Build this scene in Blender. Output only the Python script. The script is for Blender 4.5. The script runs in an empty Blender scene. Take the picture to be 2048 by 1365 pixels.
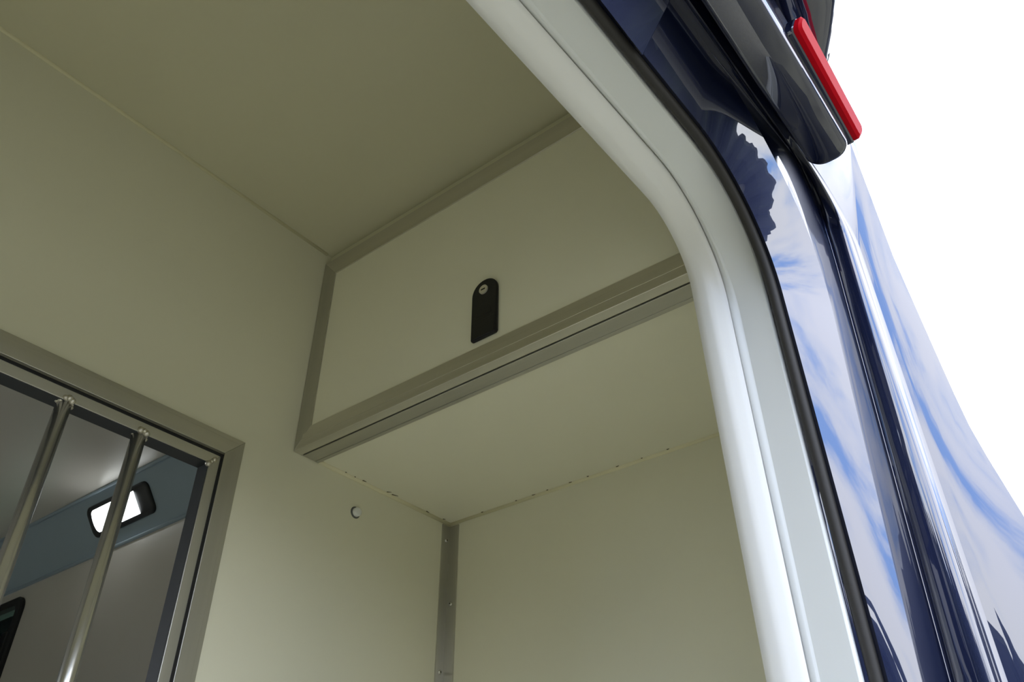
import bpy, bmesh, math, random
from mathutils import Vector, Matrix
random.seed(7)
scene = bpy.context.scene
COL = scene.collection

# ------------------------------------------------------------------ camera
Z0 = 1.45            # height of the lens above the ground (everything below is measured from the lens)
H = 1.1              # interior unit -> metres
S = 0.76             # rear body unit -> metres
yaw, pitch = math.radians(51.748), math.radians(35.856)
FPX = 1674.04
cam_data = bpy.data.cameras.new('camera')
cam_data.sensor_width = 36.0
cam_data.lens = FPX / 2048.0 * 36.0
cam_data.clip_start = 0.02
cam = bpy.data.objects.new('camera', cam_data)
COL.objects.link(cam)
f = Vector((math.cos(pitch) * math.sin(yaw), math.cos(pitch) * math.cos(yaw), math.sin(pitch)))
cam.location = (0, 0, Z0)
cam.rotation_euler = f.to_track_quat('-Z', 'Y').to_euler()
scene.camera = cam

# ------------------------------------------------------------------ sky (broken cloud, bright)
SKY = 4.6
world = bpy.data.worlds.new('World')
scene.world = world
world.use_nodes = True
nt = world.node_tree
nt.nodes.clear()
N = nt.nodes.new
out = N('ShaderNodeOutputWorld'); bg = N('ShaderNodeBackground'); tc = N('ShaderNodeTexCoord')
mp = N('ShaderNodeMapping'); mp.inputs['Scale'].default_value = (1, 1, 1.9); mp.inputs['Location'].default_value = (0.3, 1.7, 0.4)
nz = N('ShaderNodeTexNoise'); nz.inputs['Scale'].default_value = 3.2; nz.inputs['Detail'].default_value = 7; nz.inputs['Roughness'].default_value = 0.55
rp = N('ShaderNodeValToRGB')
rp.color_ramp.elements[0].position = 0.37; rp.color_ramp.elements[0].color = (0.28, 0.48, 0.92, 1)
rp.color_ramp.elements[1].position = 0.54; rp.color_ramp.elements[1].color = (0.94, 0.965, 1.0, 1)
e = rp.color_ramp.elements.new(0.465); e.color = (0.80, 0.86, 0.97, 1)
nt.links.new(tc.outputs['Generated'], mp.inputs['Vector'])
nt.links.new(mp.outputs[0], nz.inputs['Vector'])
nt.links.new(nz.outputs['Fac'], rp.inputs[0])
nt.links.new(rp.outputs[0], bg.inputs['Color'])
bg.inputs['Strength'].default_value = SKY
nt.links.new(bg.outputs[0], out.inputs[0])

scene.view_settings.view_transform = 'Standard'
scene.view_settings.look = 'None'
scene.view_settings.gamma = 1.0
scene.view_settings.use_curve_mapping = False
scene.view_settings.exposure = 0.12

# ------------------------------------------------------------------ materials
def mat(name, color, rough=0.5, metal=0.0, coat=0.0, coat_ior=1.5, coat_rough=0.02, bump=None, var=0.0, var_scale=4.0, stretch=(1, 1, 1), spec=0.5, emit=None, estr=0.0, trans=0.0, ior=1.45):
    m = bpy.data.materials.new(name); m.use_nodes = True
    t = m.node_tree; b = t.nodes['Principled BSDF']
    b.inputs['Base Color'].default_value = (*color, 1)
    b.inputs['Roughness'].default_value = rough
    b.inputs['Metallic'].default_value = metal
    b.inputs['Specular IOR Level'].default_value = spec
    b.inputs['IOR'].default_value = ior
    if coat:
        b.inputs['Coat Weight'].default_value = coat
        b.inputs['Coat IOR'].default_value = coat_ior
        b.inputs['Coat Roughness'].default_value = coat_rough
    if trans: b.inputs['Transmission Weight'].default_value = trans
    if emit:
        b.inputs['Emission Color'].default_value = (*emit, 1); b.inputs['Emission Strength'].default_value = estr
    tc = t.nodes.new('ShaderNodeTexCoord'); mp = t.nodes.new('ShaderNodeMapping')
    mp.inputs['Scale'].default_value = stretch
    t.links.new(tc.outputs['Object'], mp.inputs['Vector'])
    if var:
        n = t.nodes.new('ShaderNodeTexNoise'); n.inputs['Scale'].default_value = var_scale; n.inputs['Detail'].default_value = 5
        t.links.new(mp.outputs[0], n.inputs['Vector'])
        r = t.nodes.new('ShaderNodeValToRGB')
        r.color_ramp.elements[0].position = 0.3; r.color_ramp.elements[1].position = 0.7
        r.color_ramp.elements[0].color = (*[c * (1 - var) for c in color], 1)
        r.color_ramp.elements[1].color = (*[min(1, c * (1 + var)) for c in color], 1)
        t.links.new(n.outputs['Fac'], r.inputs[0]); t.links.new(r.outputs[0], b.inputs['Base Color'])
    if bump:
        sc_, st_ = bump
        n2 = t.nodes.new('ShaderNodeTexNoise'); n2.inputs['Scale'].default_value = sc_; n2.inputs['Detail'].default_value = 4
        t.links.new(mp.outputs[0], n2.inputs['Vector'])
        bp = t.nodes.new('ShaderNodeBump'); bp.inputs['Strength'].default_value = st_; bp.inputs['Distance'].default_value = 0.001
        t.links.new(n2.outputs['Fac'], bp.inputs['Height']); t.links.new(bp.outputs[0], b.inputs['Normal'])
    return m

M = {}
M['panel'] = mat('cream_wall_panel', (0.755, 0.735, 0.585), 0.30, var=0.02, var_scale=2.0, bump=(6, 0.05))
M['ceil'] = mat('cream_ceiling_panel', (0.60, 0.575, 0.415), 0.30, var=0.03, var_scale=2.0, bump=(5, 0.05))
M['stall'] = mat('stall_panel', (0.58, 0.555, 0.51), 0.28, var=0.03, var_scale=1.5, bump=(3, 0.08))
M['cove'] = mat('slate_cove_panel', (0.30, 0.38, 0.45), 0.35, var=0.03)
M['seal'] = mat('sealant', (0.72, 0.68, 0.47), 0.45)
M['alu_y'] = mat('brushed_aluminium_length', (0.62, 0.60, 0.53), 0.36, 0.85, var=0.10, var_scale=30, stretch=(1, 0.03, 1), bump=(300, 0.10))
M['alu_x'] = mat('brushed_aluminium_cross', (0.60, 0.585, 0.52), 0.36, 0.85, var=0.10, var_scale=30, stretch=(0.03, 1, 1), bump=(300, 0.10))
M['alu_z'] = mat('brushed_aluminium_upright', (0.50, 0.49, 0.44), 0.36, 0.85, var=0.10, var_scale=30, stretch=(1, 1, 0.03), bump=(300, 0.10))
M['alu_d'] = mat('dull_aluminium_length', (0.50, 0.49, 0.44), 0.36, 0.85, var=0.10, var_scale=30, stretch=(1, 0.03, 1), bump=(300, 0.10))
M['locker'] = mat('cream_locker_panel', (0.88, 0.86, 0.70), 0.36, var=0.02, var_scale=2.0)
M['tube'] = mat('steel_tube', (0.62, 0.61, 0.57), 0.24, 0.9, bump=(200, 0.05))
M['weld'] = mat('weld_metal', (0.60, 0.57, 0.50), 0.32, 0.9, var=0.3, var_scale=200)
M['black'] = mat('black_plastic', (0.006, 0.006, 0.008), 0.45)
M['blackg'] = mat('black_bezel', (0.012, 0.014, 0.017), 0.4)
M['lining'] = mat('dark_grey_reveal_shade', (0.030, 0.033, 0.037), 0.5)  # shade of the leaf reveal, put in as a dark colour
M['screw'] = mat('steel_screw', (0.6, 0.6, 0.58), 0.25, 1.0)
M['barrel'] = mat('lock_barrel_nickel', (0.75, 0.72, 0.62), 0.35, 0.6)
M['slot'] = mat('dark_slot', (0.03, 0.025, 0.015), 0.7)
M['white'] = mat('white_plastic', (0.75, 0.76, 0.74), 0.4)
M['greyring'] = mat('grey_washer', (0.10, 0.105, 0.10), 0.5)
M['led'] = mat('led_diffuser', (0.9, 0.9, 0.9), 0.5, emit=(0.95, 1.0, 1.0), estr=5.5)
M['glass'] = mat('teal_tinted_glass', (0.35, 0.60, 0.53), 0.03, trans=1.0)
M['trim'] = mat('white_edge_trim', (0.84, 0.84, 0.84), 0.55, bump=(60, 0.15))
M['jamb'] = mat('white_jamb_paint', (0.76, 0.78, 0.79), 0.35)
M['rubber'] = mat('door_seal_rubber', (0.030, 0.028, 0.027), 0.6, bump=(150, 0.2))
M['floor'] = mat('floor_board', (0.45, 0.425, 0.33), 0.7, var=0.1, var_scale=30)
M['ground'] = mat('gravel_and_grass', (0.14, 0.133, 0.095), 0.9, var=0.35, var_scale=1.2)
M['red'] = mat('red_lamp_lens', (0.50, 0.003, 0.012), 0.4, spec=0.06, emit=(0.5, 0.0, 0.01), estr=0.0)
M['chrome'] = mat('bright_lamp_rim', (0.75, 0.76, 0.8), 0.12, 0.9)
# metallic navy paint: dark flake base under a strong clear coat
m = bpy.data.materials.new('navy_metallic_paint'); m.use_nodes = True
t = m.node_tree; b = t.nodes['Principled BSDF']
tcn = t.nodes.new('ShaderNodeTexCoord'); vo = t.nodes.new('ShaderNodeTexNoise'); vo.inputs['Scale'].default_value = 6
t.links.new(tcn.outputs['Object'], vo.inputs['Vector'])
rr = t.nodes.new('ShaderNodeValToRGB')
rr.color_ramp.elements[0].color = (0.004, 0.009, 0.042, 1); rr.color_ramp.elements[1].color = (0.005, 0.011, 0.052, 1)
t.links.new(vo.outputs['Fac'], rr.inputs[0]); t.links.new(rr.outputs[0], b.inputs['Base Color'])
b.inputs['Metallic'].default_value = 0.7; b.inputs['Roughness'].default_value = 0.38
b.inputs['Coat Weight'].default_value = 1.0; b.inputs['Coat IOR'].default_value = 2.0; b.inputs['Coat Roughness'].default_value = 0.012
M['paint'] = m

# ------------------------------------------------------------------ helpers
def link(name, bm, material, parent=None, smooth=False):
    me = bpy.data.meshes.new(name); bm.normal_update(); bm.to_mesh(me); bm.free()
    o = bpy.data.objects.new(name, me); COL.objects.link(o)
    me.materials.append(M[material])
    if smooth:
        for p in me.polygons: p.use_smooth = True
    if parent is not None: o.parent = parent; o.matrix_parent_inverse = parent.matrix_world.inverted()
    return o
def tag(o, label=None, cat=None, group=None, kind=None):
    if label: o['label'] = label
    if cat: o['category'] = cat
    if group: o['group'] = group
    if kind: o['kind'] = kind
    return o
def empty(name, loc):
    o = bpy.data.objects.new(name, None); o.empty_display_size = 0.05; o.location = loc; COL.objects.link(o)
    bpy.context.view_layer.update()
    return o
def P(x, y, z, k=H): return Vector((x * k, y * k, z * k + Z0))
def box(bm, x0, x1, y0, y1, z0, z1, bev=0.0, k=H):
    vs = [bm.verts.new(P(x, y, z, k)) for x in (x0, x1) for y in (y0, y1) for z in (z0, z1)]
    fs = [(0, 1, 3, 2), (4, 6, 7, 5), (0, 4, 5, 1), (2, 3, 7, 6), (0, 2, 6, 4), (1, 5, 7, 3)]
    faces = [bm.faces.new([vs[i] for i in q]) for q in fs]
    bmesh.ops.recalc_face_normals(bm, faces=faces)
    if bev:
        es = set(e for fc in faces for e in fc.edges)
        bmesh.ops.bevel(bm, geom=list(es), offset=bev, segments=2, profile=0.5, affect='EDGES')
def prism(bm, pts, ext, bev=0.0):
    """pts: list of Vectors (planar polygon); ext: extrusion vector"""
    a = [bm.verts.new(p) for p in pts]; c = [bm.verts.new(p + ext) for p in pts]
    n = len(pts); faces = [bm.faces.new(a), bm.faces.new(c[::-1])]
    for i in range(n): faces.append(bm.faces.new((a[i], c[i], c[(i + 1) % n], a[(i + 1) % n])))
    bmesh.ops.recalc_face_normals(bm, faces=faces)
    if bev:
        es = set(e for fc in faces[:2] for e in fc.edges)
        bmesh.ops.bevel(bm, geom=list(es), offset=bev, segments=2, profile=0.5, affect='EDGES')
def tube(bm, a, c, r, n=20, cap=True):
    a, c = Vector(a), Vector(c); d = (c - a).normalized()
    u = d.orthogonal().normalized(); v = d.cross(u)
    ra = [bm.verts.new(a + r * (math.cos(w) * u + math.sin(w) * v)) for w in [2 * math.pi * i / n for i in range(n)]]
    rc = [bm.verts.new(c + r * (math.cos(w) * u + math.sin(w) * v)) for w in [2 * math.pi * i / n for i in range(n)]]
    for i in range(n): bm.faces.new((ra[i], ra[(i + 1) % n], rc[(i + 1) % n], rc[i]))
    if cap: bm.faces.new(ra[::-1]); bm.faces.new(rc)
def dome(bm, c, n, r, h, seg=16, rings=5):
    """rounded cap of radius r and height h on a surface at c with normal n"""
    n = Vector(n).normalized(); u = n.orthogonal().normalized(); v = n.cross(u); c = Vector(c)
    prev = None
    for k in range(rings):
        a = k / rings * math.pi / 2
        ring = [bm.verts.new(c + n * h * math.sin(a) + r * math.cos(a) * (math.cos(2 * math.pi * i / seg) * u + math.sin(2 * math.pi * i / seg) * v)) for i in range(seg)]
        if prev:
            for i in range(seg): bm.faces.new((prev[i], prev[(i + 1) % seg], ring[(i + 1) % seg], ring[i]))
        prev = ring
    top = bm.verts.new(c + n * h)
    for i in range(seg): bm.faces.new((prev[i], prev[(i + 1) % seg], top))
def rrect(w, h, r, seg=8):
    pts = []
    for cx, cy, a0 in ((w / 2 - r, h / 2 - r, 0), (-w / 2 + r, h / 2 - r, 90), (-w / 2 + r, -h / 2 + r, 180), (w / 2 - r, -h / 2 + r, 270)):
        for i in range(seg + 1):
            a = math.radians(a0 + 90 * i / seg); pts.append((cx + r * math.cos(a), cy + r * math.sin(a)))
    return pts
def ring_loft(bm, rings, closed_caps=(False, False)):
    vr = [[bm.verts.new(p) for p in r] for r in rings]
    for a, c in zip(vr[:-1], vr[1:]):
        n = len(a)
        for i in range(n): bm.faces.new((a[i], a[(i + 1) % n], c[(i + 1) % n], c[i]))
    if closed_caps[0]: bm.faces.new(vr[0][::-1])
    if closed_caps[1]: bm.faces.new(vr[-1])
    bmesh.ops.recalc_face_normals(bm, faces=bm.faces)
def nb(): return bmesh.new()

# key interior planes (interior units)
XR, XL, YB, ZC, ZF = 1.03, -0.82, 0.9525, 1.0, -0.78
YREAR = 0.226                                   # inner face of the rear lining
BT = 0.026                                      # bulkhead thickness
YE = 3.55                                       # stall end wall

# ------------------------------------------------------------------ ground and floor
bm = nb()
for x0, x1, y0, y1 in ((-40, 40, -40, 40),):
    vs = [bm.verts.new((x, y, 0.0)) for x, y in ((x0, y0), (x1, y0), (x1, y1), (x0, y1))]; bm.faces.new(vs)
tag(link('ground', bm, 'ground'), 'gravel and grass yard the van is parked on', 'ground', kind='structure')
bm = nb(); box(bm, XL - .03, XR + .03, .16, YE + .03, ZF - .03, ZF)  # out of view; pale tone chosen to bounce light up to the ceiling
tag(link('floor', bm, 'floor'), 'pale board load floor of the van', 'floor', kind='structure')

# ------------------------------------------------------------------ interior shell
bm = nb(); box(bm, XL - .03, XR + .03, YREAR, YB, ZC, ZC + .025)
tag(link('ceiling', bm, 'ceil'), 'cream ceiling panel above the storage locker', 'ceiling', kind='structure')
bm = nb(); box(bm, XL - .03, XR + .03, YB + BT, YE + .03, ZC, ZC + .025)
tag(link('ceiling_stall', bm, 'stall'), 'grey glossy stall ceiling seen through the barred opening', 'ceiling', kind='structure')
bm = nb(); box(bm, XR, XR + .025, YREAR, YB + BT, ZF, ZC)
tag(link('wall_right', bm, 'panel'), 'cream side wall panel below the locker', 'wall', kind='structure')
VY0, VY1, VZ0, VZ1 = 1.5, 3.15, -.05, .66          # unseen opening added in the left stall wall to let light in
bm = nb(); box(bm, XL - .025, XL, YREAR, VY0, ZF, ZC); box(bm, XL - .025, XL, VY1, YE, ZF, ZC)
box(bm, XL - .025, XL, VY0, VY1, ZF, VZ0); box(bm, XL - .025, XL, VY0, VY1, VZ1, ZC)
tag(link('wall_left', bm, 'panel'), 'cream side wall on the left, opposite the locker', 'wall', kind='structure')
# bulkhead with the barred opening
OX0, OX1, OZ0, OZ1 = -0.175, 0.5612, -0.17, 0.5486
bm = nb()
box(bm, OX1, XR, YB, YB + BT, ZF, ZC); box(bm, XL, OX0, YB, YB + BT, ZF, ZC)
box(bm, OX0, OX1, YB, YB + BT, OZ1, ZC); box(bm, OX0, OX1, YB, YB + BT, ZF, OZ0)
bmesh.ops.remove_doubles(bm, verts=bm.verts, dist=1e-5)
tag(link('wall_front', bm, 'panel'), 'cream bulkhead panel around the barred opening', 'wall', kind='structure')
# stall shell, window hole in the right wall
WY0, WY1, WZ0, WZ1 = 2.635, 3.33, 0.46, 0.822
bm = nb()
y0 = YB + BT
box(bm, XR, XR + .025, y0, WY0, ZF, ZC); box(bm, XR, XR + .025, WY1, YE, ZF, ZC)
box(bm, XR, XR + .025, WY0, WY1, WZ1, ZC); box(bm, XR, XR + .025, WY0, WY1, ZF, WZ0)
tag(link('wall_stall_right', bm, 'stall'), 'grey stall side wall below the slate cove', 'wall', kind='structure')
bm = nb(); box(bm, XL, XR, YE, YE + .025, ZF, ZC)
tag(link('wall_stall_far', bm, 'stall'), 'grey far end wall of the stall', 'wall', kind='structure')
# cove panel in the stall
CB, CT = (1.03, 0.873), (0.9385, 1.0)
bm = nb()
yy0, yy1 = YB + BT + .002, YE - .002
prism(bm, [P(CB[0], yy0, CB[1]), P(CT[0], yy0, CT[1]), P(XR, yy0, ZC)], Vector((0, (yy1 - yy0) * H, 0)))
cv = tag(link('trim_1', bm, 'cove'), 'slate grey angled cove panel between stall wall and stall ceiling', 'trim', kind='structure')
for (x, z) in (CB, CT):
    bm = nb(); tube(bm, P(x - .003, yy0, z - .002), P(x - .003, yy1, z - .002), .005 * H, 8); link('edge_bead', bm, 'cove', cv, True)

# sealant beads along the joints
def bead(name, a, c, r, label):
    bm = nb(); tube(bm, a, c, r * H, 10); return tag(link(name, bm, 'seal', None, True), label, 'sealant', kind='structure')
bead('trim_2', P(XL, YB - .0005, ZC - .0005), P(0.675, YB - .0005, ZC - .0005), .0035, 'thin sealant line where bulkhead meets ceiling')
b3 = bead('trim_3', P(.725, YB - .001, .6075), P(XR, YB - .001, .6075), .0045, 'sealant line where locker underside meets bulkhead')
b4 = bead('trim_4', P(XR - .001, YREAR, .6075), P(XR - .001, YB, .6075), .004, 'sealant line where locker underside meets side wall')
# flecks of dirt caught along the sealant
def fleck(a, d, parent):
    bm = nb(); a = Vector(a); d = Vector(d); n_ = Vector((0, 0, -1)); s = d.cross(n_).normalized() * .0011
    prism(bm, [a - s, a + d * .4 - s * .6, a + d, a + d * .5 + s * .7, a + s], n_ * .0012); link('dirt_fleck', bm, 'dirt', parent)
M['dirt'] = mat('dirt', (0.10, 0.085, 0.04), 0.9)
for x_, dx_, dy_ in ((.775, .003, 0), (.795, .003, .001), (.812, .008, -.001), (.866, .006, -.006), (.878, .012, -.004), (.962, .009, .001), (1.004, .004, -.003)):
    fleck(P(x_, YB - .0065, .6078), (dx_, dy_, 0), b3)
for y_, d_ in ((.875, .005), (.80, .004), (.765, .007), (.735, .004), (.69, .006), (.655, .004), (.60, .006), (.555, .003), (.51, .005)):
    fleck(P(XR - .0055, y_, .6078), (random.uniform(-.001, .001), -d_, 0), b4)

# ------------------------------------------------------------------ barred bulkhead door
door = empty('door_1', P(0.2, YB, OZ0))
tag(door, 'aluminium framed opening with round steel bars in the bulkhead', 'barred door', kind='structure')
FX0, FX1, FZ0, FZ1 = -0.205, 0.5907, -0.20, 0.581
def mitre(bm, x0, x1, z0, z1, w, side, yf, yb, bev):
    """one mitred side of a rectangular frame in the x-z plane"""
    o = {'t': [(x0, z1), (x1, z1), (x1 - w, z1 - w), (x0 + w, z1 - w)], 'b': [(x0, z0), (x1, z0), (x1 - w, z0 + w), (x0 + w, z0 + w)],
         'l': [(x0, z0), (x0, z1), (x0 + w, z1 - w), (x0 + w, z0 + w)], 'r': [(x1, z0), (x1, z1), (x1 - w, z1 - w), (x1 - w, z0 + w)]}[side]
    prism(bm, [P(x, yf, z) for x, z in o], Vector((0, (yb - yf) * H, 0)), bev)
for s_, nm, mt in (('t', 'frame_rail', 'alu_x'), ('b', 'frame_rail', 'alu_x'), ('l', 'frame_stile', 'alu_z'), ('r', 'frame_stile', 'alu_z')):
    bm = nb(); mitre(bm, FX0, FX1, FZ0, FZ1, .0085, s_, YB - .0036, YB, .0006)
    mitre(bm, FX0 + .0080, FX1 - .0080, FZ0 + .0080, FZ1 - .0080, .0217, s_, YB - .0060, YB, .0006)
    link(nm, bm, mt, door)
LX0, LX1, LZ0, LZ1 = OX0 + .003, 0.5580, OZ0 + .003, 0.5455
for s_, nm, mt in (('t', 'leaf_rail', 'alu_x'), ('b', 'leaf_rail', 'alu_x'), ('l', 'leaf_stile', 'alu_z'), ('r', 'leaf_stile', 'alu_z')):
    bm = nb(); mitre(bm, LX0, LX1, LZ0, LZ1, .0155, s_, YB - .004, YB + .020, .0006)
    link(nm, bm, mt, door)
for s_ in 'tblr':
    bm = nb(); mitre(bm, OX0, OX1, OZ0, OZ1, .0042, s_, YB - .0048, YB + .018, 0); link('gap_shade', bm, 'black', door)  # black strip stands in for the shade in the gap round the leaf
    bm = nb(); mitre(bm, LX0 + .0145, LX1 - .0145, LZ0 + .0145, LZ1 - .0145, .0018, s_, YB - .0025, YB + .0215, 0); link('leaf_reveal_shade', bm, 'lining', door)  # dark strips stand in for shade on the leaf's inner faces
BR = .0092
for bx in (0.443, 0.343, 0.243, 0.143, 0.043, -0.057):
    bm = nb(); tube(bm, P(bx, YB + .006, LZ0 + .015), P(bx, YB + .006, LZ1 - .0125), BR * H, 24)
    link('bar', bm, 'tube', door, True)
    bm = nb()
    for k in range(7):
        a = k / 6 * math.pi
        bmesh.ops.create_icosphere(bm, subdivisions=2, radius=random.uniform(.0032, .005) * H,
            matrix=Matrix.Translation(P(bx + math.cos(a) * .0085, YB + .006 - math.sin(a) * .0105, LZ1 - .0155 + random.uniform(-.001, .002) + .003 * math.sin(a))))
    link('weld_bead', bm, 'weld', door, True)
bm = nb()
for k in range(8):
    bmesh.ops.create_icosphere(bm, subdivisions=2, radius=random.uniform(.003, .0048) * H,
        matrix=Matrix.Translation(P(LX1 - .0165 + k * .0012, YB - .002 + random.uniform(-.002, .001), LZ1 - .0175 + k * .0013)))
link('weld_bead', bm, 'weld', door, True)

# ------------------------------------------------------------------ overhead locker
LKX, LKB, LKT, LKE = 0.676, 0.6035, 0.976, 0.230
lk = empty('overhead_locker', P(.85, .6, .607))
tag(lk, 'cream overhead storage locker with aluminium framed door and black latch', 'locker')
DT = .0145                                         # door thickness
fw = .033
bm = nb(); box(bm, LKX + .001, LKX + DT - .002, LKE + .02, YB - .025, LKB + .03, LKT - .03)
link('door_panel', bm, 'locker', lk)
def yz_prism(bm, pts, x0, x1, bev):
    prism(bm, [P(x0, y, z) for y, z in pts], Vector(((x1 - x0) * H, 0, 0)), bev)
bm = nb(); yz_prism(bm, [(YB - .001, LKT), (LKE, LKT), (LKE + fw, LKT - fw - .004), (YB - fw, LKT - fw - .004)], LKX - .001, LKX + DT, .0006)
link('frame_rail', bm, 'alu_y', lk)
bm = nb(); yz_prism(bm, [(YB - .001, LKB), (LKE, LKB), (LKE + fw, LKB + .0335), (YB - fw, LKB + .0335)], LKX - .001, LKX + DT, .0006)
br = link('frame_rail', bm, 'alu_y', lk)
bm = nb(); box(bm, LKX - .0016, LKX, LKE + .02, YB - .018, LKB + .013, LKB + .0235, .0003); link('rail_rib', bm, 'alu_y', br)
bm = nb(); yz_prism(bm, [(YB - .001, LKB), (YB - .001, LKT), (YB - fw, LKT - fw - .004), (YB - fw, LKB + .0335)], LKX - .001, LKX + DT, .0006)
link('frame_stile', bm, 'alu_z', lk)
bm = nb(); yz_prism(bm, [(LKE, LKB), (LKE, LKT), (LKE + fw, LKT - fw - .004), (LKE + fw, LKB + .0335)], LKX - .001, LKX + DT, .0006)
link('frame_stile', bm, 'alu_z', lk)
bm = nb(); box(bm, LKX + DT + .0033, .7245, LKE, YB - .001, LKB + .0002, LKB + .03, .0008)
fr = link('fixed_rail', bm, 'alu_d', lk)
bm = nb(); box(bm, .7165, .7225, LKE, YB - .003, LKB - .0008, LKB + .001, .0003); link('rail_rib', bm, 'alu_d', fr)
bm = nb(); box(bm, LKX + DT - .001, LKX + DT + .004, LKE, YB - .001, LKB + .0035, LKB + .02); link('gap_shade', bm, 'black', lk)  # black fill stands in for the shade inside the slot
bm = nb(); box(bm, .720, XR, LKE, YB, .6075, .6225); link('underside_panel', bm, 'panel', lk)
bm = nb(); box(bm, LKX + .010, .705, LKE, YB, LKT + .001, ZC); link('top_packer', bm, 'panel', lk)
bm = nb(); tube(bm, P(LKX + .009, LKE, LKT + .004), P(LKX + .009, YB, LKT + .004), .0045 * H, 10); link('sealant_bead', bm, 'seal', lk, True)
# latch
lt_y0, lt_y1, lt_z0, lt_zs = .5560, .6005, .6468, .7230
ry = (lt_y1 - lt_y0) / 2; cy = (lt_y0 + lt_y1) / 2
def latch_outline(ins, zb=None):
    pts = []; r = .004
    z0 = (lt_z0 if zb is None else zb) + ins
    for c_, a0 in (((lt_y0 + ins + r), 180), ((lt_y1 - ins - r), 270)):
        for i in range(5):
            a = math.radians(a0 + 90 * i / 4); pts.append((c_ + r * math.cos(a), z0 + r + r * math.sin(a)))
    for i in range(21):
        a = math.pi * i / 20; pts.append((cy + (ry - ins) * math.cos(a), lt_zs + (ry - ins) * math.sin(a)))
    return pts
bm = nb()
ring_loft(bm, [[P(LKX - .000, y, z) for y, z in latch_outline(0)], [P(LKX - .0028, y, z) for y, z in latch_outline(0)], [P(LKX - .0040, y, z) for y, z in latch_outline(.0014)]], (False, True))
latch = tag(link('latch', bm, 'black', lk), 'black plastic push latch with round key barrel')
bm = nb(); yz_prism(bm, [(lt_y0 + .002, lt_z0 + .002), (lt_y1 - .002, lt_z0 + .002), (lt_y1 - .002, .676), (lt_y0 + .002, .676)], LKX - .0055, LKX - .002, .001)
link('push_button', bm, 'black', latch)
bm = nb(); c_ = P(LKX - .004, .5785, .7265)
tube(bm, c_, c_ + Vector((-.0022 * H, 0, 0)), .0072 * H, 24); link('lock_barrel', bm, 'barrel', latch)
bm = nb(); box(bm, LKX - .0066, LKX - .006, .5750, .5820, .7255, .7275); link('keyhole', bm, 'slot', latch)
bm = nb()
pts = [(cy + .0135 * math.cos(a), .683 + .020 * math.sin(a)) for a in [math.pi * i / 12 for i in range(13)]]
yz_prism(bm, pts, LKX - .0046, LKX - .003, .0004); link('finger_recess', bm, 'black', latch)

# ------------------------------------------------------------------ aluminium angle in the corner, with screws
bm = nb()
prism(bm, [P(1.0097, YB, ZF), P(1.0097, YB - .002, ZF), P(XR - .002, YB - .002, ZF), P(XR - .002, .9301, ZF), P(XR, .9301, ZF), P(XR, YB, ZF)], Vector((0, 0, (.6015 - ZF) * H)), .0003)
an = tag(link('trim_5', bm, 'alu_z'), 'aluminium corner angle screwed between bulkhead and side wall', 'corner trim', kind='structure')
for z in (.5738, .353, .132, -.09):
    bm = nb(); dome(bm, P(1.0200, YB - .002, z), (0, -1, 0), .0036 * H, .0022 * H); s = link('screw', bm, 'screw', an, True)
    bm = nb(); tube(bm, P(1.0200, YB - .0038, z), P(1.0200, YB - .0043, z), .0012 * H, 6); link('screw_recess', bm, 'slot', s)
for z in (.4626, .243, .02):
    bm = nb(); dome(bm, P(XR - .002, .9410, z), (-1, 0, 0), .0036 * H, .0022 * H); s = link('screw', bm, 'screw', an, True)
    bm = nb(); tube(bm, P(XR - .0038, .9410, z), P(XR - .0043, .9410, z), .0012 * H, 6); link('screw_recess', bm, 'slot', s)

# white bump stop on the bulkhead
bs = empty('bump_stop', P(.8100, YB, .5525)); tag(bs, 'small round white bump stop in a dark ring on the bulkhead', 'bump stop')
bm = nb(); dome(bm, P(.8100, YB, .5525), (0, -1, 0), .0098 * H, .0022 * H, 24); link('ring', bm, 'greyring', bs, True)
bm = nb(); c_ = P(.8100, YB, .5525)
ring_loft(bm, [[c_ + Vector((r * math.cos(a) * H, -d * H, r * math.sin(a) * H)) for a in [2 * math.pi * i / 24 for i in range(24)]] for r, d in ((.0072, 0), (.0072, .006), (.0066, .0075), (.0045, .0085), (.001, .0088))], (False, True))
link('button', bm, 'white', bs, True)

# ------------------------------------------------------------------ light on the stall cove
up = Vector((CT[0] - CB[0], 0, CT[1] - CB[1])).normalized(); nrm = Vector((-up.z, 0, up.x)); nrm = -nrm if nrm.x > 0 else nrm
ya = Vector((0, 1, 0))
lc = P((.9575 + 1.0068) / 2, 2.098, (.9755 + .906) / 2)
sl = empty('stall_light', lc); tag(sl, 'lit rectangular white light with black bezel on the slate cove', 'light')
def LP(u, v, d): return lc + ya * u * H + up * v * H + nrm * d * H
bm = nb()
o0 = rrect(.292, .087, .020); o1 = rrect(.282, .077, .017); i0 = rrect(.212, .069, .004)
ring_loft(bm, [[LP(u, v, 0) for u, v in o0], [LP(u, v, .006) for u, v in o0], [LP(u, v, .010) for u, v in o1]], (False, True))
link('bezel', bm, 'blackg', sl, True)
bm = nb(); nu, nv = 2, 14; grid = []
for i in range(nu + 1):
    row = []
    for j in range(nv + 1):
        t_ = j / nv * 2 - 1
        row.append(bm.verts.new(LP(.010 + (i / nu - .5) * .197, t_ * .031, .0105 + .009 * math.sqrt(max(0, 1 - t_ * t_)))))
    grid.append(row)
for i in range(nu):
    for j in range(nv): bm.faces.new((grid[i][j], grid[i + 1][j], grid[i + 1][j + 1], grid[i][j + 1]))
for row in (grid[0], grid[-1]): bm.faces.new(row)
bmesh.ops.recalc_face_normals(bm, faces=bm.faces)
link('diffuser', bm, 'led', sl)

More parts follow.
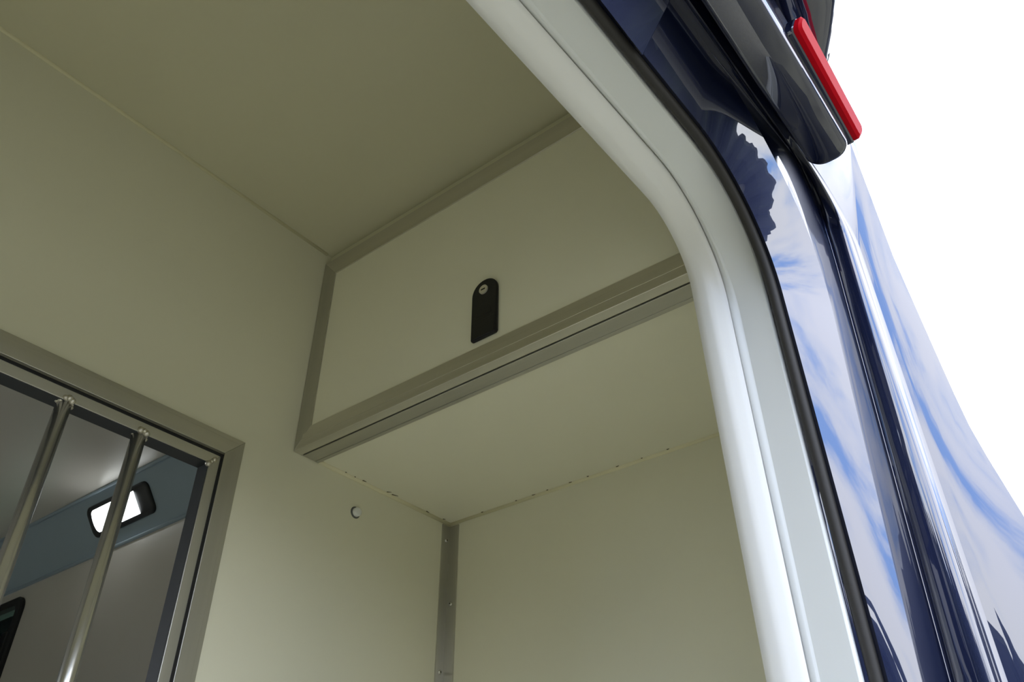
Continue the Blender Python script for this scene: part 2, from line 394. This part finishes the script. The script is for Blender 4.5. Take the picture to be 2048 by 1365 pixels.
# ------------------------------------------------------------------ stall side window
wc = ((WY0 + WY1) / 2, (WZ0 + WZ1) / 2); ww, wh = WY1 - WY0, WZ1 - WZ0
win = empty('window_1', P(XR, wc[0], WZ0)); tag(win, 'teal tinted window with thick black rounded frame in the stall wall', 'window', kind='structure')
def WP(u, v, d): return P(XR - d, wc[0] + u, wc[1] + v)
bm = nb()
A, B_ = rrect(ww + .03, wh + .03, .045), rrect(ww - .035, wh - .035, .02)
ring_loft(bm, [[WP(u, v, 0) for u, v in A], [WP(u, v, .008) for u, v in A], [WP(u, v, .012) for u, v in rrect(ww + .02, wh + .02, .04)], [WP(u, v, .012) for u, v in rrect(ww - .025, wh - .025, .025)], [WP(u, v, .0) for u, v in B_], [WP(u, v, -.028) for u, v in B_]])
link('window_frame', bm, 'black', win)
bm = nb(); prism(bm, [WP(u, v, -.010) for u, v in rrect(ww - .034, wh - .034, .02)], Vector((.005 * H, 0, 0))); link('pane', bm, 'glass', win)
bm = nb(); box(bm, XR - .014, XR + .01, WY0 + .010, WY0 + .050, .665, .735, .006)
box(bm, XR - .026, XR - .010, WY0 + .03, WY0 + .14, .680, .705, .006)
link('window_catch', bm, 'black', win)

# ------------------------------------------------------------------ van rear body, lofted around the doorway
# a profile station = outline of the doorway at one depth: (zh, sh, xp, sp, R, yh, yp, ky)
C0 = (.8992, .0115, .9452, -.0569, .1108, .366, .366, 0)
C1 = (.9092, .0387, .9552, -.0502, .1629, .345, .345, 0)
C2 = (.9083, .0139, .9633, -.0374, .1838, .336, .336, 0)
C3 = (.9050, .0288, .9590, -.0451, .1448, .291, .291, 0)
C5 = (.8947, .0574, .9571, -.0785, .1809, .270, .270, 0)
C6 = (.982, .06, .9985, -.0035, .2746, .2165, .2142, .033)
C7 = (.9750, .06, 1.070, -.055, .085, .204, .2057, .031)
C8 = (1.0, .0, 1.0985, -.058, .15, .189, .1724, .0)
C9 = (1.13, .0, 1.15, -.11, .05, .124, .137, -.045, .13)
C0, C1, C2, C3, C5, C6, C7, C8 = [c + (0.0,) for c in (C0, C1, C2, C3, C5, C6, C7, C8)]
XC = (XR + XL) / 2 * H / S
def off(c, e, dy=0.0, dyp=None):
    c = list(c); c[0] += e; c[2] += e; c[4] = max(.01, c[4] + e); c[5] += dy; c[6] += dy if dyp is None else dyp
    return tuple(c)
def offp(c, e, dy=0.0):
    c = list(c); c[2] += e; c[6] += dy; return tuple(c)
def mix(a, c, t): return tuple(p * (1 - t) + q * t for p, q in zip(a, c))
def outline(c, NA=40, NP=48, NH=12):
    zh, sh, xp, sp, R, yh, yp, ky, k2 = c
    def dep(z_): u_ = .56 - z_; return ky * max(0, .85 - z_) - k2 * (math.sqrt(u_ * u_ + .0009) + u_) / 2
    x = (xp + sp * (zh - sh * .6 - .5)) / (1 - sp * sh); z = zh + sh * (x - .6)
    a = Vector((-1, -sh)).normalized(); b = Vector((-sp, -1)).normalized(); cc = Vector((x, z))
    ang = math.acos(a.dot(b)); t = R / math.tan(ang / 2)
    A, B = cc + a * t, cc + b * t; O = cc + (a + b).normalized() * (R / math.sin(ang / 2))
    a0 = math.atan2(A.y - O.y, A.x - O.x); a1 = math.atan2(B.y - O.y, B.x - O.x)
    pts = []
    ZB = (ZF * H - .05) / S
    for i in range(NP):                              # pillar, bottom to top
        q = i / NP; zz = ZB + (B.y - ZB) * q; ze = max(zz, .2)
        pts.append((xp + sp * (ze - .5), yp + dep(ze), zz))
    for i in range(NA):                              # corner
        q = i / (NA - 1); w = a1 + (a0 - a1) * q
        px, pz = O.x + R * math.cos(w), O.y + R * math.sin(w); s_ = 1 - q
        s_ = s_ * s_ * (3 - 2 * s_)
        pts.append((px, yh + (yp - yh) * s_ + dep(pz) * s_, pz))
    zr = zh + sh * (.45 - .6)
    for i in range(1, NH + 1):                       # header, flattening out towards the middle
        xx = A.x + (XC - A.x) * i / NH
        pts.append((xx, yh, (zh + sh * (xx - .6)) if xx > .45 else zr))
    left = [(2 * XC - p[0], p[1], p[2]) for p in pts[:-1]]
    return [P(*p, S) for p in pts] + [P(*p, S) for p in left[::-1]]
def loft(bm, stations, pl=None):
    rows = []
    for c in stations:
        pts = outline(c)
        if pl:
            for p in pts: p.y = max(p.y, pl(XC + abs(p.x / S - XC)) * S)
        rows.append([bm.verts.new(p) for p in pts])
    for a, c in zip(rows[:-1], rows[1:]):
        for i in range(len(a) - 1): bm.faces.new((a[i], c[i], c[i + 1], a[i + 1]))

van = empty('van', (XC * S, .3, 0.0))
tag(van, 'navy metallic van rear end with white lined doorway and red roof lamp', 'van')
bm = nb()
loft(bm, [off(C0, .03, .030), off(C0, .006, .026), off(C0, .0012, .014), off(C0, 0, .004), C0, mix(off(C0, -.001), C1, .3), mix(off(C0, -.0005), C1, .7), C1, off(C1, .004, -.0005)])
tag(link('edge_trim', bm, 'trim', van, True), 'soft white edge trim around the doorway')
bm = nb()
loft(bm, [off(C1, .009, .004), off(C1, .0060, -.001), mix(off(C1, .0052), C2, .5), mix(C1, C2, .85), C2, off(mix(C2, C3, .06), .0012)])
loft(bm, [off(mix(C2, C3, .06), .0012), mix(C2, C3, .5), C3])
loft(bm, [C3, off(C3, .0012, -.0028), off(C3, .009, -.0030)])
tag(link('door_jamb', bm, 'jamb', van, True), 'white painted door jamb')
# rubber seal: a tube lying on the painted flange
bm = nb(); sts = []
for i in range(13):
    a = math.pi * (1.25 - 1.5 * i / 12)
    base = off(C5, .0085 - .0010, .0068)
    sts.append(off(base, -.0085 * math.sin(a) if True else 0, .0078 * math.cos(a)))
loft(bm, sts)
tag(link('weather_seal', bm, 'rubber', van, True), 'black rubber door seal')
# painted body
bm = nb()
loft(bm, [off(C3, .009, -.0030), off(C3, .010, -.010), off(C5, .012, .008), off(C5, .006, -.002), off(C5, .0035, -.006)])
pa = off(C5, .0035, -.006)
loft(bm, [off(mix(pa, C6, i / 8), -.0050 * (i / 8) * (1 - i / 8)) for i in range(9)])
link('doorway_frame', bm, 'paint', van, True)
bm = nb()
loft(bm, [C6, mix(C6, C7, .5), offp(mix(C6, C7, .85), -.001), off(C7, 0, .001)])
g0 = off(C7, .003, -.0015)
loft(bm, [off(C7, 0, .001), g0])
g1 = off(C7, .0005, -.004)
loft(bm, [g0, g1])
loft(bm, [g1] + [offp(mix(C7, C8, t_), e_) for t_, e_ in ((.12, -.003), (.3, -.0074), (.5, -.0125), (.6, -.0148), (.75, -.017), (.82, -.014), (.87, -.008), (.92, -.003))] + [C8])
link('gutter_channel', bm, 'paint', van, True)
bm = nb()
loft(bm, [C8, offp(mix(C8, C9, .1), -.0015), offp(mix(C8, C9, .2), -.0028), offp(mix(C8, C9, .5), -.0035), offp(mix(C8, C9, .85), -.0015), C9])
PLAN = ((.85, .085), (1.0, .112), (1.10, .125), (1.16, .137), (1.22, .150), (1.29, .18), (1.39, .21), (1.49, .262), (1.565, .34), (1.60, .50), (1.62, .62))
def plan(x):
    for (xa, ya_), (xb, yb_) in zip(PLAN[:-1], PLAN[1:]):
        if xa <= x <= xb: return ya_ + (yb_ - ya_) * (x - xa) / (xb - xa)
    return .0
def st(t, xp, yp):
    return (C9[0] + .01 * min(1, t * 6) + .04 * t, C9[1], xp, C9[3] * (1 - t), C9[4] + .25 * t, .121 - .012 * min(1, t * 8), yp, C9[7] * (1 - t), C9[8] * (1 - t))
loft(bm, [C9] + [st(*q) for q in ((.03, 1.162, .137), (.08, 1.18, .1405), (.2, 1.23, .153), (.35, 1.29, .180), (.5, 1.39, .21), (.65, 1.49, .262), (.8, 1.565, .34), (.9, 1.585, .46), (1, 1.61, .58), (1, 1.615, .72))], plan)
link('rear_corner', bm, 'paint', van, True)
# roof cap with overhanging rounded rear edge
bm = nb()
edge = [(1.64, .80), (1.635, .60), (1.60, .42), (1.51, .295), (1.36, .22), (1.20, .172), (1.06, .148), (.978, .126), (.945, .115), (.911, .100), (.874, .078), (.83, .056), (.78, .042), (.70, .032), (.58, .026), (.40, .023), (XC, .022)]
edge = edge + [(2 * XC - x, y) for x, y in edge[-2::-1]]
x0_, x1_ = edge[-1][0], edge[0][0]
pl = edge + [(x0_, 4.9), (x1_, 4.9)]
cxm, cym = XC, 2.0
def ins(d): 
    return [(x + (cxm - x) * d * .2, y + d if y < 4 else y) for x, y in pl]
ring_loft(bm, [[P(x, y, 1.115, S) for x, y in ins(.10)], [P(x, y, 1.095, S) for x, y in ins(.02)], [P(x, y, 1.105, S) for x, y in ins(0)], [P(x, y, 1.13, S) for x, y in ins(.004)], [P(x, y, 1.15, S) for x, y in ins(.015)], [P(x, y, 1.58, S) for x, y in ins(.03)], [P(x, y, 1.62, S) for x, y in ins(.09)]], (False, True))
link('roof_cap', bm, 'paint', van, True)
# outer side skins, window hole right, added light opening left
for sgn in (1, -1):
    bm = nb(); xo = 1.617 * S / H
    xa = xo if sgn == 1 else (2 * XC * S / H - xo)
    y0, y1, z0, z1 = .50, YE + .1, ZF - .1, 1.06
    a0, a1, b0, b1 = (WY0 - .02, WY1 + .2, WZ0 - .02, WZ1 + .12) if sgn == 1 else (VY0 - .01, VY1 + .01, VZ0 - .01, VZ1 + .01)
    segs = [(y0, a0, z0, z1), (a1, y1, z0, z1), (a0, a1, z0, b0), (a0, a1, b1, z1)]
    for q in segs: box(bm, xa - .002, xa + .002, *q)
    link('side_skin', bm, 'paint', van)
# lining that closes the shell behind the doorway (inside face, above and beside the opening)
bm = nb()
px_ = .985 * S / H; lz = .945 * S / H; mx = 2 * XC * S / H - px_
box(bm, px_, XR, YREAR - .012, YREAR, ZF, ZC); box(bm, XL, mx, YREAR - .012, YREAR, ZF, ZC); box(bm, mx, px_, YREAR - .012, YREAR, lz, ZC)
tag(link('wall_rear', bm, 'panel'), 'cream lining around the inside of the rear doorway', 'wall', kind='structure')

# lip under the roof edge that carries the lamp, rounded at its end
def lip(ins_, z):
    x0, x1, y0, y1, r = .40, .978 - ins_, .1235 + ins_, .186 - ins_, .026 - ins_
    pts = [(x0, y0)]
    for cx_, cy_, a0 in ((x1 - r, y0 + r, -90), (x1 - r, y1 - r, 0)):
        for i in range(9):
            a = math.radians(a0 + 90 * i / 8); pts.append((cx_ + r * math.cos(a), cy_ + r * math.sin(a)))
    pts.append((x0, y1))
    return [P(x, y, z, S) for x, y in pts]
bm = nb()
ring_loft(bm, [lip(0, 1.05), lip(0, .966), lip(.0012, .9605), lip(.004, .957), lip(.009, .9555)], (True, True))
link('roof_lip', bm, 'paint', van, True)
# cover plate across the middle of the header
bm = nb()
hp = [(.2655, .892), (.262, .886), (.214, .958), (.2165, .975)]
prism(bm, [P(.592, y, z, S) for y, z in hp], Vector(((2 * XC - 2 * .592) * S, 0, 0)), .0008)
link('header_plate', bm, 'paint', van)
# red marker lamp on the rear face under the roof edge
lx0, lx1 = .742, .982
def lamp_ring(i, y, x0=lx0, x1=lx1, z0=.978, z1=.999):
    w, h_ = (x1 - x0) - 2 * i, (z1 - z0) - 2 * i
    return [P((x0 + x1) / 2 + u, y + .004 * ((u) / w) - .42 * v, (z0 + z1) / 2 + v, S) for u, v in rrect(w, h_, .007, 5)]
bm = nb(); ring_loft(bm, [lamp_ring(-.0012, .124), lamp_ring(-.0012, .114), lamp_ring(-.0005, .112)], (True, True))
lamp = tag(link('marker_lamp', bm, 'paint', van), 'red marker lamp in a navy rim')
bm = nb(); ring_loft(bm, [lamp_ring(0, .114), lamp_ring(0, .1055), lamp_ring(.003, .1020)], (True, True)); link('red_lens', bm, 'red', lamp)
# dark hedge and trees across the yard behind the van (only their reflection shows)
bm = nb(); prev = None
for i in range(321):
    a = math.radians(150 + 240 * i / 320); r_ = 22 + 2 * math.sin(i * .7)
    ad = math.degrees(a)                                               # tree heights and low gap shaped to steer reflections and skylight
    tall = max(1 / (1 + math.exp(-(ad - 296.5) / .8)), .38 / (1 + math.exp((ad - 262) / 3)) + .5 / (1 + math.exp((ad - 222) / 4)))
    h_ = 2.6 + 5.8 * tall + (.3 + tall) * (.6 * math.sin(i * .31) + .5 * math.sin(i * .83 + 1) + random.uniform(-.4, .5))
    x_, y_ = r_ * math.cos(a), r_ * math.sin(a)
    row = [bm.verts.new((x_ * k, y_ * k, z_)) for k, z_ in ((1, 0), (.98, h_ * .5), (1.02, h_ * .9), (1.06, h_), (1.12, h_ * .8), (1.14, 0))]
    if prev:
        for j in range(5): bm.faces.new((prev[j], row[j], row[j + 1], prev[j + 1]))
    prev = row
M['hedge'] = mat('dark_hedge', (0.016, 0.022, 0.012), 0.9, var=0.5, var_scale=1.5)
tag(link('hedge', bm, 'hedge', None), 'dark green hedge across the yard, mirrored in the paint', 'hedge', kind='stuff')
